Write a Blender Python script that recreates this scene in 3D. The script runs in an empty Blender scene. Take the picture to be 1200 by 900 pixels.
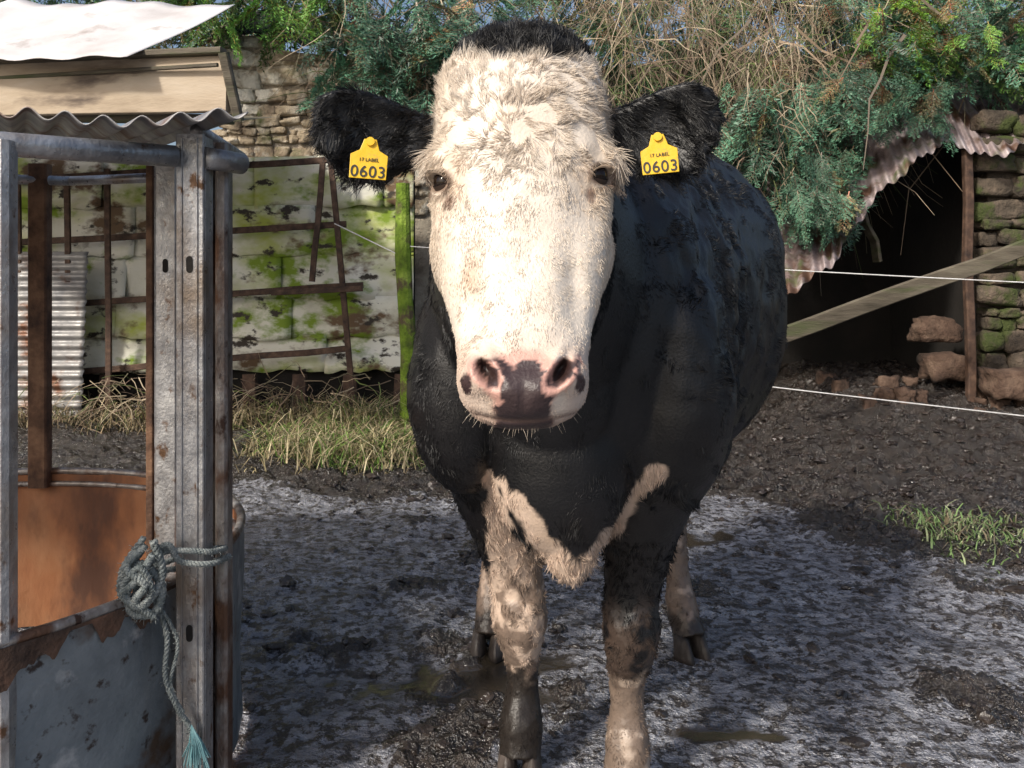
import bpy, math, random
import numpy as np
from mathutils import Vector, Matrix
from mathutils.bvhtree import BVHTree
random.seed(4); rng=np.random.default_rng(7)
CAMH=1.32
# ------------------------------------------------------------ helpers
def link(o,parent=None):
    bpy.context.scene.collection.objects.link(o)
    if parent: o.parent=parent
    return o
def empty(name):
    e=bpy.data.objects.new(name,None); return link(e)
def mesh_obj(name,V,F,mat=None,parent=None,smooth=False):
    me=bpy.data.meshes.new(name)
    me.from_pydata([tuple(v) for v in V] if not isinstance(V,np.ndarray) else V.tolist(),[],F if isinstance(F,list) else F.tolist())
    if smooth: me.polygons.foreach_set('use_smooth',[True]*len(me.polygons))
    me.update()
    o=bpy.data.objects.new(name,me)
    if mat: me.materials.append(mat)
    return link(o,parent)
class MB:
    def __init__(s): s.V=[];s.F=[]
    def add(s,V,F):
        k=len(s.V); s.V+= [tuple(v) for v in V]; s.F+=[tuple(i+k for i in f) for f in F]
    def tube(s,pts,r,n=8,cap=True):
        pts=[Vector(p) for p in pts]
        if not hasattr(r,'__len__'): r=[r]*len(pts)
        V=[];F=[]
        up=None
        for i,p in enumerate(pts):
            t=(pts[min(i+1,len(pts)-1)]-pts[max(i-1,0)])
            if t.length<1e-9: t=Vector((0,0,1))
            t.normalize()
            if up is None:
                up=Vector((0,0,1)) if abs(t.z)<.9 else Vector((0,1,0))
            a=t.cross(up); 
            if a.length<1e-4: a=t.cross(Vector((1,0,0)))
            a.normalize(); b=a.cross(t).normalized(); up=b
            for k in range(n):
                th=2*math.pi*k/n
                V.append(p+a*math.cos(th)*r[i]+b*math.sin(th)*r[i])
        for i in range(len(pts)-1):
            for k in range(n):
                F.append((i*n+k,i*n+(k+1)%n,(i+1)*n+(k+1)%n,(i+1)*n+k))
        if cap and n>2:
            F.append(tuple(range(n))[::-1]); F.append(tuple((len(pts)-1)*n+k for k in range(n)))
        s.add(V,F)
    def beam(s,p0,p1,w,d,up=(0,0,1),segs=1,jit=0,bev=.15):
        p0=Vector(p0);p1=Vector(p1);t=(p1-p0).normalized();u=Vector(up)
        if abs(t.dot(u))>.95: u=Vector((0,1,0))
        a=t.cross(u).normalized();b=a.cross(t).normalized()
        c=min(w,d)*bev
        prof=[(-w/2+c,-d/2),(w/2-c,-d/2),(w/2,-d/2+c),(w/2,d/2-c),(w/2-c,d/2),(-w/2+c,d/2),(-w/2,d/2-c),(-w/2,-d/2+c)]
        V=[];F=[];n=8
        for i in range(segs+1):
            p=p0.lerp(p1,i/segs)
            j=Vector((random.uniform(-jit,jit),random.uniform(-jit,jit),random.uniform(-jit,jit)))
            for x,y in prof: V.append(p+j+a*x+b*y)
        for i in range(segs):
            for k in range(n): F.append((i*n+k,i*n+(k+1)%n,(i+1)*n+(k+1)%n,(i+1)*n+k))
        F.append(tuple(range(n))[::-1]);F.append(tuple(segs*n+k for k in range(n)))
        s.add(V,F)
    def obj(s,name,mat,parent=None,smooth=False): return mesh_obj(name,s.V,s.F,mat,parent,smooth)
def _h(a,b,c): 
    v=np.sin(a*127.1+b*311.7+c*74.7)*43758.5453
    return v-np.floor(v)
def vn(p):
    p=np.asarray(p,float); i=np.floor(p); f=p-i; u=f*f*(3-2*f)
    x,y,z=i[:,0],i[:,1],i[:,2]; ux,uy,uz=u[:,0],u[:,1],u[:,2]
    def L(a,b,t): return a+(b-a)*t
    return L(L(L(_h(x,y,z),_h(x+1,y,z),ux),L(_h(x,y+1,z),_h(x+1,y+1,z),ux),uy),
             L(L(_h(x,y,z+1),_h(x+1,y,z+1),ux),L(_h(x,y+1,z+1),_h(x+1,y+1,z+1),ux),uy),uz)*2-1
def fbm(p,s=1,o=4,g=.5):
    p=np.asarray(p,float)*s; r=0;a=1;t=0
    for k in range(o): r=r+a*vn(p+k*17.3); t+=a; a*=g; p=p*2.03
    return r/t
def ss(a,b,x):
    t=np.clip((x-a)/(b-a),0,1); return t*t*(3-2*t)

def mk(name,cols,scale=4,rough=(.6,.8),bump=.3,bscale=30,bdist=.01,metal=0,layers=(),stretch=(1,1,1),spec=.5,attr=None,detail=5):
    m=bpy.data.materials.new(name); m.use_nodes=True; nt=m.node_tree; N=nt.nodes; Lk=nt.links
    b=N['Principled BSDF']; b.inputs['Metallic'].default_value=metal
    b.inputs['Specular IOR Level'].default_value=spec
    tc=N.new('ShaderNodeTexCoord'); mp=N.new('ShaderNodeMapping'); mp.inputs['Scale'].default_value=stretch
    Lk.new(tc.outputs['Object'],mp.inputs[0])
    def noise(sc,off=0,d=detail,ro=.6):
        n=N.new('ShaderNodeTexNoise'); n.inputs['Scale'].default_value=sc; n.inputs['Detail'].default_value=d; n.inputs['Roughness'].default_value=ro
        a=N.new('ShaderNodeVectorMath'); a.operation='ADD'; a.inputs[1].default_value=(off,off*.7,off*1.3)
        Lk.new(mp.outputs[0],a.inputs[0]); Lk.new(a.outputs[0],n.inputs['Vector']); return n
    n=noise(scale); r=N.new('ShaderNodeValToRGB'); Lk.new(n.outputs['Fac'],r.inputs[0])
    el=r.color_ramp.elements
    while len(el)<len(cols): el.new(.5)
    for i,(p,c) in enumerate(cols): el[i].position=p; el[i].color=(*c,1)
    out=r.outputs[0]
    for k,(c,sc,lo,hi) in enumerate(layers):
        n2=noise(sc,3.7*(k+1)); mr=N.new('ShaderNodeMapRange'); mr.inputs[1].default_value=lo; mr.inputs[2].default_value=hi
        Lk.new(n2.outputs['Fac'],mr.inputs[0]); mx=N.new('ShaderNodeMixRGB'); Lk.new(mr.outputs[0],mx.inputs[0])
        Lk.new(out,mx.inputs[1]); mx.inputs[2].default_value=(*c,1); out=mx.outputs[0]
    Lk.new(out,b.inputs['Base Color'])
    if rough[0]!=rough[1]:
        n3=noise(scale*2.3,9,2); mr=N.new('ShaderNodeMapRange'); mr.inputs[1].default_value=.3; mr.inputs[2].default_value=.7
        mr.inputs[3].default_value=rough[0]; mr.inputs[4].default_value=rough[1]; Lk.new(n3.outputs['Fac'],mr.inputs[0]); Lk.new(mr.outputs[0],b.inputs['Roughness'])
    else: b.inputs['Roughness'].default_value=rough[0]
    if bump:
        n4=noise(bscale,5,3); bp=N.new('ShaderNodeBump'); bp.inputs['Strength'].default_value=bump; bp.inputs['Distance'].default_value=bdist
        Lk.new(n4.outputs['Fac'],bp.inputs['Height']); Lk.new(bp.outputs[0],b.inputs['Normal'])
    return m
def colmat(name,attr,rough=.6,bump=0,bscale=60,spec=.5,vary=0):
    m=bpy.data.materials.new(name); m.use_nodes=True; N=m.node_tree.nodes; Lk=m.node_tree.links; b=N['Principled BSDF']
    a=N.new('ShaderNodeAttribute'); a.attribute_name=attr; Lk.new(a.outputs['Color'],b.inputs['Base Color'])
    b.inputs['Roughness'].default_value=rough; b.inputs['Specular IOR Level'].default_value=spec
    if bump:
        n=N.new('ShaderNodeTexNoise'); n.inputs['Scale'].default_value=bscale; n.inputs['Detail'].default_value=4
        tc=N.new('ShaderNodeTexCoord'); Lk.new(tc.outputs['Object'],n.inputs['Vector'])
        bp=N.new('ShaderNodeBump'); bp.inputs['Strength'].default_value=bump; bp.inputs['Distance'].default_value=.01
        Lk.new(n.outputs['Fac'],bp.inputs['Height']); Lk.new(bp.outputs[0],b.inputs['Normal'])
    return m
def setcol(me,name,C):
    a=me.attributes.new(name,'FLOAT_COLOR','POINT'); 
    arr=np.ones((len(me.vertices),4)); arr[:,:3]=C; a.data.foreach_set('color',arr.ravel())

# ------------------------------------------------------------ materials
rust=mk('rust',[(.3,(.05,.026,.018)),(.5,(.14,.075,.045)),(.7,(.26,.15,.09))],14,(.8,.8),.4,60,metal=.2)
rust_dk=mk('rust_dark',[(.3,(.03,.018,.014)),(.5,(.08,.045,.03)),(.7,(.15,.09,.06))],14,(.8,.8),.4,60)
rust_in=mk('rust_orange',[(.3,(.17,.07,.032)),(.5,(.34,.14,.06)),(.72,(.46,.24,.12))],3,(.6,.9),.3,50,layers=[((.11,.05,.03),4,.50,.66)],stretch=(1,1,.5))
galv=mk('galvanised_steel',[(.3,(.27,.27,.28)),(.5,(.40,.40,.41)),(.72,(.58,.58,.58))],30,(.25,.5),.25,120,metal=.6,layers=[((.26,.21,.17),5,.48,.66),((.15,.085,.05),22,.60,.68)],stretch=(1,1,.7))
rustgalv=mk('rusty_galv',[(.3,(.20,.17,.15)),(.5,(.31,.28,.26)),(.72,(.50,.48,.46))],26,(.32,.6),.3,120,metal=.55,layers=[((.15,.08,.05),6,.48,.58),((.07,.04,.03),22,.60,.68)],stretch=(1,1,.6))
skirtm=mk('weathered_sheet_steel',[(.3,(.12,.14,.16)),(.5,(.23,.26,.28)),(.75,(.38,.41,.43))],3.5,(.35,.65),.35,40,metal=.35,layers=[((.12,.08,.055),3.5,.55,.63),((.06,.045,.04),22,.60,.68),((.45,.46,.47),9,.6,.7)])
rooftin=mk('corrugated_tin',[(.3,(.2,.2,.21)),(.6,(.36,.35,.34)),(.8,(.5,.5,.48))],5,(.4,.7),.2,60,metal=.4,layers=[((.15,.07,.04),4,.52,.66)])
cream=mk('flaking_cream_paint',[(.3,(.46,.43,.32)),(.5,(.78,.76,.64)),(.75,(.88,.86,.79))],2.2,(.8,.8),.3,30,
   layers=[((.44,.50,.09),1.1,.48,.62),((.21,.31,.025),2.7,.54,.64),((.16,.10,.055),2.3,.56,.63),((.05,.04,.03),6,.58,.64)],stretch=(.8,1,1.3))
stone_w=mk('limewashed_stone',[(.3,(.16,.12,.085)),(.5,(.36,.29,.20)),(.7,(.66,.60,.5))],4,(.9,.9),.8,25,bdist=.03,layers=[((.10,.11,.04),3,.55,.68),((.7,.66,.57),2.2,.53,.6)])
stone_d=mk('field_stone',[(.3,(.03,.024,.018)),(.5,(.085,.066,.048)),(.7,(.20,.15,.11))],4,(.9,.9),.8,25,bdist=.03,layers=[((.05,.065,.015),4,.50,.62)])
mortar=mk('lime_mortar',[(.3,(.05,.04,.03)),(.7,(.14,.11,.085))],6,(.9,.9),.8,30,bdist=.03)
mortar_w=mk('limewash_mortar',[(.3,(.2,.16,.12)),(.7,(.5,.44,.35))],6,(.9,.9),.8,30,bdist=.03)
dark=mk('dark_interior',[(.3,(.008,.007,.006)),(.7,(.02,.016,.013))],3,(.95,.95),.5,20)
pinktin=mk('faded_red_corrugated_tin',[(.3,(.16,.11,.10)),(.5,(.33,.27,.27)),(.75,(.46,.42,.43))],3,(.45,.75),.2,40,metal=.3,layers=[((.11,.06,.04),3,.48,.6),((.1,.12,.05),4,.56,.7)])
wood=mk('weathered_wood',[(.3,(.055,.045,.03)),(.5,(.12,.10,.072)),(.75,(.21,.185,.135))],5,(.8,.8),.5,40,stretch=(.4,1,3),layers=[((.07,.085,.03),3,.52,.68)])
beige=mk('beige_board',[(.3,(.30,.23,.16)),(.5,(.46,.37,.27)),(.75,(.56,.48,.38))],3,(.8,.8),.3,30,stretch=(.5,1,2),layers=[((.12,.09,.07),2.6,.54,.66)])
whitesheet=mk('chalky_white_sheet',[(.3,(.5,.47,.46)),(.6,(.72,.70,.70)),(.8,(.8,.79,.79))],2,(.65,.65),.2,30,layers=[((.3,.25,.22),3,.58,.72)])
moss=mk('mossy_post',[(.3,(.06,.09,.012)),(.5,(.17,.27,.022)),(.75,(.36,.48,.08))],8,(.9,.9),.8,50,bdist=.02,layers=[((.12,.09,.05),6,.52,.62)])
ropem=mk('weathered_rope',[(.3,(.09,.11,.11)),(.5,(.23,.26,.26)),(.75,(.43,.45,.43))],30,(.9,.9),.8,200)
ropeg=mk('teal_frayed_rope',[(.3,(.08,.22,.25)),(.75,(.3,.48,.5))],20,(.9,.9),0)
wirem=mk('fence_wire',[(.3,(.5,.5,.5)),(.7,(.8,.8,.8))],20,(.4,.4),0)
mudm=mk('clod_mud',[(.3,(.012,.009,.007)),(.5,(.030,.022,.018)),(.75,(.065,.050,.042))],12,(.15,.5),.6,80,spec=.8)

# ------------------------------------------------------------ camera, world, sun
sc=bpy.context.scene
cam=bpy.data.cameras.new('Camera'); co=link(bpy.data.objects.new('Camera',cam))
co.location=(0,0,CAMH); co.rotation_euler=(math.radians(90),0,0)
cam.sensor_width=36; cam.lens=30; cam.shift_y=-.1; cam.clip_end=500; cam.clip_start=.05; sc.camera=co
w=bpy.data.worlds.new('World'); sc.world=w; w.use_nodes=True
bg=w.node_tree.nodes['Background']; sky=w.node_tree.nodes.new('ShaderNodeTexSky'); sky.sky_type='NISHITA'; sky.sun_disc=False
d=Vector((.52,.62,-.64)).normalized()
sky.sun_elevation=math.asin(-d.z); sky.sun_rotation=math.atan2(-d.x,-d.y); sky.dust_density=4; sky.air_density=1
w.node_tree.links.new(sky.outputs[0],bg.inputs[0]); bg.inputs[1].default_value=.15
sl=bpy.data.lights.new('sun','SUN'); sl.energy=3.4; sl.angle=math.radians(5); sl.color=(1,.94,.84)
so=link(bpy.data.objects.new('sun',sl)); so.rotation_euler=d.to_track_quat('-Z','Y').to_euler()
sc.view_settings.view_transform='Standard'; sc.view_settings.look='None'; sc.view_settings.exposure=0

def W(px,py,Y): return Vector(((px-600)/1000*Y,Y,CAMH+(330-py)/1000*Y))

# ------------------------------------------------------------ ground
def gheight(P):
    x,y=P[:,0],P[:,1]; z0=np.zeros_like(x); Q=np.stack([x,y,z0],1)
    n=fbm(Q,1.1,3)
    mud=ss(.0,.5,n*.75+.80*ss(.9,2.3,x)*ss(2.9,4.6,y)+.9*ss(4.9,6.2,y)-.14)
    mud=np.maximum(mud,.70*ss(.12,.42,fbm(Q+5,3.1,4)))
    cl=fbm(Q,9,4); cl2=np.abs(fbm(Q+3,22,3)); cl3=fbm(Q+8,45,2)
    h=mud*(.060*cl+.060*cl2+.016*cl3+.010)+(1-mud)*(.007*fbm(Q,30,3)+.012*fbm(Q,7,2))
    h=h+.42*ss(1.6,3.2,x)*ss(5.6,7.8,y)+.16*ss(6.3,7.6,y)*ss(.5,-1,x)+.03*fbm(Q,.8,2)*ss(3,5,y)+.05*fbm(Q+1,3,3)*ss(5,6,y)
    pud=np.zeros_like(x)
    for (cx,cy,rx,ry) in [(-.20,2.80,.30,.13),(.05,2.95,.2,.10),(.9,4.4,.35,.10),(.62,2.5,.18,.04)]:
        q=((x-cx)/rx)**2+((y-cy)/ry)**2+2.4*fbm(Q+cx,10,4); pud=np.maximum(pud,ss(1.2,.3,q))
    h=h*(1-pud)-.006*pud
    return h,mud,pud
def grid_axis(segs):
    out=[]
    for a,b,n in segs: out+=list(np.linspace(a,b,n,endpoint=False))
    out.append(segs[-1][1]); return np.array(out)
gx=grid_axis([(-150,-20,8),(-20,-5,20),(-5,-2.2,60),(-2.2,2.6,310),(2.6,6,120),(6,20,20),(20,150,8)])
gy=grid_axis([(-100,-5,8),(-5,1.5,20),(1.5,4,200),(4,7.6,170),(7.6,10,50),(10,30,20),(30,200,10)])
X,Yg=np.meshgrid(gx,gy); P=np.stack([X.ravel(),Yg.ravel(),np.zeros(X.size)],1)
h,mud,pud=gheight(P); P[:,2]=h
nx,ny=len(gx),len(gy); idx=np.arange(nx*ny).reshape(ny,nx)
Fq=np.stack([idx[:-1,:-1].ravel(),idx[:-1,1:].ravel(),idx[1:,1:].ravel(),idx[1:,:-1].ravel()],1)
gm=bpy.data.materials.new('wet_muddy_yard'); gm.use_nodes=True; N=gm.node_tree.nodes; Lk=gm.node_tree.links; b=N['Principled BSDF']
a=N.new('ShaderNodeAttribute'); a.attribute_name='g'; sep=N.new('ShaderNodeSeparateColor'); Lk.new(a.outputs['Color'],sep.inputs[0])
tc=N.new('ShaderNodeTexCoord')
def nz(s,d=5,r=.6):
    n=N.new('ShaderNodeTexNoise'); n.inputs['Scale'].default_value=s; n.inputs['Detail'].default_value=d; n.inputs['Roughness'].default_value=r; Lk.new(tc.outputs['Object'],n.inputs['Vector']); return n.outputs['Fac']
def ramp(i,cs):
    r=N.new('ShaderNodeValToRGB'); Lk.new(i,r.inputs[0]); e=r.color_ramp.elements
    while len(e)<len(cs): e.new(.5)
    for k,(p,c) in enumerate(cs): e[k].position=p; e[k].color=(*c,1)
    return r.outputs[0]
def mth(op,a_,b_):
    m=N.new('ShaderNodeMath'); m.operation=op
    for k,v in enumerate((a_,b_)):
        if hasattr(v,'links'): Lk.new(v,m.inputs[k])
        else: m.inputs[k].default_value=v
    return m.outputs[0]
def mixc(f,a_,b_):
    m=N.new('ShaderNodeMixRGB'); Lk.new(f,m.inputs[0]); Lk.new(a_,m.inputs[1])
    if hasattr(b_,'links'): Lk.new(b_,m.inputs[2])
    else: m.inputs[2].default_value=(*b_,1)
    return m.outputs[0]
conc_sheen=ramp(nz(6,5,.7),[(.3,(.12,.12,.135)),(.5,(.27,.275,.31)),(.70,(.50,.51,.56))])  # concrete tone with the wet skylight sheen painted in as pale blue-grey
speck=ramp(nz(20,5,.75),[(.485,(0,0,0)),(.54,(1,1,1))])
conc_sheen=mixc(speck,conc_sheen,(.045,.038,.036))
mudc=ramp(nz(14,4),[(.3,(.010,.007,.005)),(.55,(.030,.022,.017)),(.75,(.085,.066,.054))])
mf=N.new('ShaderNodeMapRange'); Lk.new(mth('ADD',sep.outputs[0],mth('MULTIPLY',mth('SUBTRACT',nz(24,5,.7),.5),1.8)),mf.inputs[0]); mf.inputs[1].default_value=.34; mf.inputs[2].default_value=.48
col=mixc(mf.outputs[0],conc_sheen,mudc); col=mixc(sep.outputs[1],col,(.045,.036,.026)); Lk.new(col,b.inputs['Base Color'])
ro=N.new('ShaderNodeMapRange'); Lk.new(nz(8,2),ro.inputs[0]); ro.inputs[1].default_value=.35; ro.inputs[2].default_value=.65; ro.inputs[3].default_value=.08; ro.inputs[4].default_value=.32
rr=mth('MULTIPLY',ro.outputs[0],mth('SUBTRACT',1.0,mth('MULTIPLY',sep.outputs[1],.5))); Lk.new(rr,b.inputs['Roughness'])
bh=mth('ADD',nz(28,4,.65),mth('MULTIPLY',nz(110,2,.6),.30)); bp=N.new('ShaderNodeBump'); Lk.new(bh,bp.inputs['Height']); bp.inputs['Distance'].default_value=.05
Lk.new(mth('MULTIPLY',mth('SUBTRACT',1.0,mth('MULTIPLY',sep.outputs[1],.93)),.9),bp.inputs['Strength']); Lk.new(bp.outputs[0],b.inputs['Normal'])
b.inputs['Specular IOR Level'].default_value=1.0
g=mesh_obj('ground',P,Fq,gm,smooth=True)
setcol(g.data,'g',np.stack([mud,pud,np.zeros_like(mud)],1))
def gh(x,y): return float(gheight(np.array([[x,y,0.]]))[0][0])

import bmesh
bm=bmesh.new(); bmesh.ops.create_icosphere(bm,subdivisions=2,radius=1); iv=np.array([v.co[:] for v in bm.verts]); iF=np.array([[v.index for v in f.verts] for f in bm.faces]); bm.free()
def scatter_lumps(name,xs,ys,sizes,mat,flat=.6,sink=.1):
    pts=np.stack([xs,ys,np.zeros_like(xs)],1); hh=gheight(pts)[0]; VV=[];FF=[]
    for i in range(len(xs)):
        q=iv*(1+.9*fbm(iv*1.0+i*3.1,2.2,3)[:,None])*sizes[i]*np.array([rng.uniform(.6,1.6),rng.uniform(.6,1.4),flat*rng.uniform(.6,1.3)])
        a_=rng.uniform(0,6.28); c,s=math.cos(a_),math.sin(a_); q=q@np.array([[c,-s,0],[s,c,0],[0,0,1]])
        VV.append(q+np.array([xs[i],ys[i],hh[i]+sizes[i]*sink])); FF.append(iF+i*len(iv))
    return mesh_obj(name,np.concatenate(VV),np.concatenate(FF),mat,smooth=False)
n=7000
xs=rng.uniform(-1.4,5,n); ys=rng.uniform(2.0,8,n); g3=gheight(np.stack([xs,ys,xs*0],1)); pr=g3[1]
k=(rng.uniform(0,1,n)<(pr*.8+.12))&(g3[2]<.1); xs=xs[k];ys=ys[k]; szz=np.minimum(rng.gamma(1.6,.007,len(xs))+.004,.012+.006*ys)
scatter_lumps('mud_clods',xs,ys,szz,mudm)

# ------------------------------------------------------------ grass
gmat=colmat('grass_blades','gc',.6)
def grass(name,n,xf,yf,hmin,hmax,cols,lo=.2,hi=1.1):
    xs=xf(n); ys=yf(n); z=gheight(np.stack([xs,ys,xs*0],1))[0]
    ang=rng.uniform(0,6.28,n); hh=rng.uniform(hmin,hmax,n)*(1+.5*fbm(np.stack([xs,ys,xs*0],1),3,2)); lean=rng.uniform(lo,hi,n)
    dx,dy=np.cos(ang)*lean,np.sin(ang)*lean; wd=rng.uniform(.0025,.005,n)
    V=np.zeros((n,7,3)); base=np.stack([xs,ys,z-.01],1)
    side=np.stack([-np.sin(ang),np.cos(ang),ang*0],1)*wd[:,None]
    mid=base+np.stack([dx*hh*.25,dy*hh*.25,hh*.5],1); m3=base+np.stack([dx*hh*.65,dy*hh*.65,hh*.8*rng.uniform(.7,1,n)],1); tip=m3+np.stack([dx*hh*.4,dy*hh*.4,hh*rng.uniform(-.35,.15,n)],1)
    V[:,0]=base-side;V[:,1]=base+side;V[:,2]=mid-side;V[:,3]=mid+side;V[:,4]=m3-side*.7;V[:,5]=m3+side*.7;V[:,6]=tip
    F=[]
    for i in range(n): k=i*7; F+=[(k,k+1,k+3,k+2),(k+2,k+3,k+5,k+4),(k+4,k+5,k+6)]
    o=mesh_obj(name,V.reshape(-1,3),F,gmat)
    ci=rng.integers(0,len(cols),n); C=np.array(cols)[ci]*rng.uniform(.5,1.3,n)[:,None]; setcol(o.data,'gc',np.repeat(C,7,0)); return o
GR=[(.10,.19,.03),(.16,.28,.05),(.45,.38,.20),(.52,.45,.28),(.36,.29,.16),(.48,.40,.24),(.22,.17,.10)]
grass('grass_bank',4600,lambda n:rng.normal(-1.05,.42,n).clip(-2.0,.2),lambda n:rng.normal(6.5,.35,n).clip(5.7,7.3),.06,.30,GR,.6,1.8)
grass('grass_tuft',700,lambda n:np.concatenate([rng.normal(2.25,.10,n//2),rng.normal(2.6,.22,n-n//2)]),lambda n:rng.normal(4.4,.22,n),.03,.10,[(.10,.17,.05),(.17,.27,.09),(.28,.32,.17),(.2,.16,.1)],.4,1.6)
grass('dry_grass_strip',2200,lambda n:rng.uniform(-5.5,-1.2,n),lambda n:rng.uniform(6.9,7.4,n),.05,.25,[(.42,.34,.2),(.3,.22,.12),(.14,.16,.05),(.2,.15,.09)],.5,1.6)

# ------------------------------------------------------------ left panel wall
pw=empty('panelled_shed_wall'); 
rows=[(.50,.82),(.80,1.16),(1.14,1.55),(1.53,1.98),(1.96,2.42)]
k=0
for (z0,z1) in rows:
    x=-6.2
    while x<-.95:
        wd=random.uniform(.9,1.6); x1=min(x+wd,-.9)
        nxx,nzz=20,6; yo=7.62+random.uniform(-.02,.02)-(2.4-z0)*.02; tl=random.uniform(-.02,.02)
        V=[];F=[]
        ph=random.uniform(0,9)
        for j in range(nzz+1):
            for i in range(nxx+1):
                xx=x+(x1-x+.02)*i/nxx; zz=z0+(z1-z0)*j/nzz+((.014*math.sin(ph+i*.9)+random.uniform(-.006,.006)) if j==0 else 0)+tl*(i/nxx-.5)
                V.append((xx,yo+.018*math.sin(xx*5+ph)+.03*(j/nzz)-.014*math.sin(zz*9+ph),zz+.04*(x+6)/6))
        for j in range(nzz):
            for i in range(nxx): a0=j*(nxx+1)+i; F.append((a0,a0+1,a0+nxx+2,a0+nxx+1))
        o=mesh_obj('panel_%d'%k,V,F,cream,pw,True); md=o.modifiers.new('s','SOLIDIFY'); md.thickness=.012; k+=1
        x=x1+.006
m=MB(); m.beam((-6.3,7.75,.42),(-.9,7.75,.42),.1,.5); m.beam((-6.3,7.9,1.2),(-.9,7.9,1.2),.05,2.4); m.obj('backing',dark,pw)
m=MB()
for (a0,b0) in [((-40,216),(402,186)),((-40,288),(405,263)),((95,356),(425,334)),((95,436),(412,408)),((-40,512),(422,486))]:
    m.beam(W(*a0,7.5),W(*b0,7.42),.035,.055,segs=6,jit=.006)
for (a0,b0) in [((126,198),(128,555)),((378,190),(366,330)),((388,188),(416,488)),((78,205),(84,520)),((20,205),(25,520))]:
    m.beam(W(*a0,7.38),W(*b0,7.36),.05,.03,segs=4,jit=.006)
m.beam(W(318,343,7.36),W(425,338,7.34),.03,.05)
for xx in np.linspace(-4.5,-1,9):
    m.beam((xx,7.55,.05),(xx+random.uniform(-.05,.05),7.55,.5),.12,.05)
m.obj('rusty_gate',rust_dk)
m=MB()
base=W(478,495,6.9); top=W(472,215,6.9)
m.tube([base+Vector((0,0,-.3)),base.lerp(top,.15)+Vector((.01,0,0)),base.lerp(top,.3)+Vector((.022,0,0)),base.lerp(top,.5),base.lerp(top,.7)+Vector((-.01,0,0)),top],[.075,.066,.07,.062,.068,.055],12)
m.obj('mossy_fence_post',moss)
def corr(name,O,U,Vv,period,amp,mat,parent=None,nu=None,ragged=0,bend=None,thick=.003):
    O=Vector(O);U=Vector(U);Vv=Vector(Vv);n=U.cross(Vv).normalized(); L=U.length; nu=nu or int(L/period*8); nv=14
    V=[];F=[]
    for j in range(nv+1):
        for i in range(nu+1):
            u=i/nu; v=j/nv
            p=O+U*u+Vv*v+n*amp*math.sin(2*math.pi*u*L/period)
            if bend: p+=bend(u,v)
            V.append(p)
    for j in range(nv):
        for i in range(nu): a0=j*(nu+1)+i; F.append((a0,a0+1,a0+nu+2,a0+nu+1))
    o=mesh_obj(name,V,F,mat,parent,True); md=o.modifiers.new('s','SOLIDIFY'); md.thickness=thick; return o
O=W(12,508,7.25); Wd=W(95,508,7.25)-O
corr('corrugated_sheet',O,Vector((0,.12,1.55)),Wd,.085,.014,rooftin)

# ------------------------------------------------------------ stone walls
bm=bmesh.new(); bmesh.ops.create_cube(bm,size=2); bmesh.ops.subdivide_edges(bm,edges=bm.edges[:],cuts=5,use_grid_fill=True)
cv=np.array([v.co[:] for v in bm.verts]); cF=[tuple(v.index for v in f.verts) for f in bm.faces]; bm.free()
nr=np.linalg.norm(cv,axis=1,keepdims=True); cvr=cv*.72+cv/nr*.34
def stones(name,x0,x1,z0,z1,y,mat,parent,hmin=.1,hmax=.2,topf=None):
    VV=[];FF=[];c=0;z=z0;i=0
    while z<z1:
        hh=random.uniform(hmin,hmax); x=x0+random.uniform(-.1,.05)
        while x<x1:
            wd=random.uniform(hh*.8,hh*2.6); cz=z+hh/2; h2=hh*random.uniform(.7,1.08)
            if topf is None or cz<topf(x+wd/2):
                q=cvr*(1+.34*fbm(cv+i*2.7,1.1,3)[:,None])*np.array([wd*.5,.10,h2*.5])*.97
                th=random.uniform(-.12,.12); q=np.stack([q[:,0]*math.cos(th)-q[:,2]*math.sin(th),q[:,1],q[:,0]*math.sin(th)+q[:,2]*math.cos(th)],1)
                q=q+np.array([x+wd/2,y+random.uniform(-.03,.04),cz+random.uniform(-.02,.02)])
                VV.append(q); FF+=[tuple(k+c for k in f) for f in cF]; c+=len(cv)
            i+=1; x+=wd
        z+=hh
    return mesh_obj(name,np.concatenate(VV),FF,mat,parent,True)
sb=empty('stone_outbuilding')
stones('wall',-2.95,-.6,2.0,4.1,8.6,stone_w,sb,.07,.2,topf=lambda x:3.72-.18*(x+2.2))
mesh_obj('core',[(-2.9,8.55,0),(-.65,8.55,0),(-.65,8.55,3.35),(-2.9,8.55,3.75),(-2.9,9,0),(-.65,9,0),(-.65,9,3.35),(-2.9,9,3.75)],[(0,1,2,3),(4,5,6,7),(0,1,5,4),(3,2,6,7),(0,3,7,4),(1,2,6,5)],mortar_w,sb)
corr('slate_roof',(-3.0,8.45,3.85),Vector((2.6,0,-.5)),Vector((0,2.2,.9)),.2,.02,dark,sb)

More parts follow.
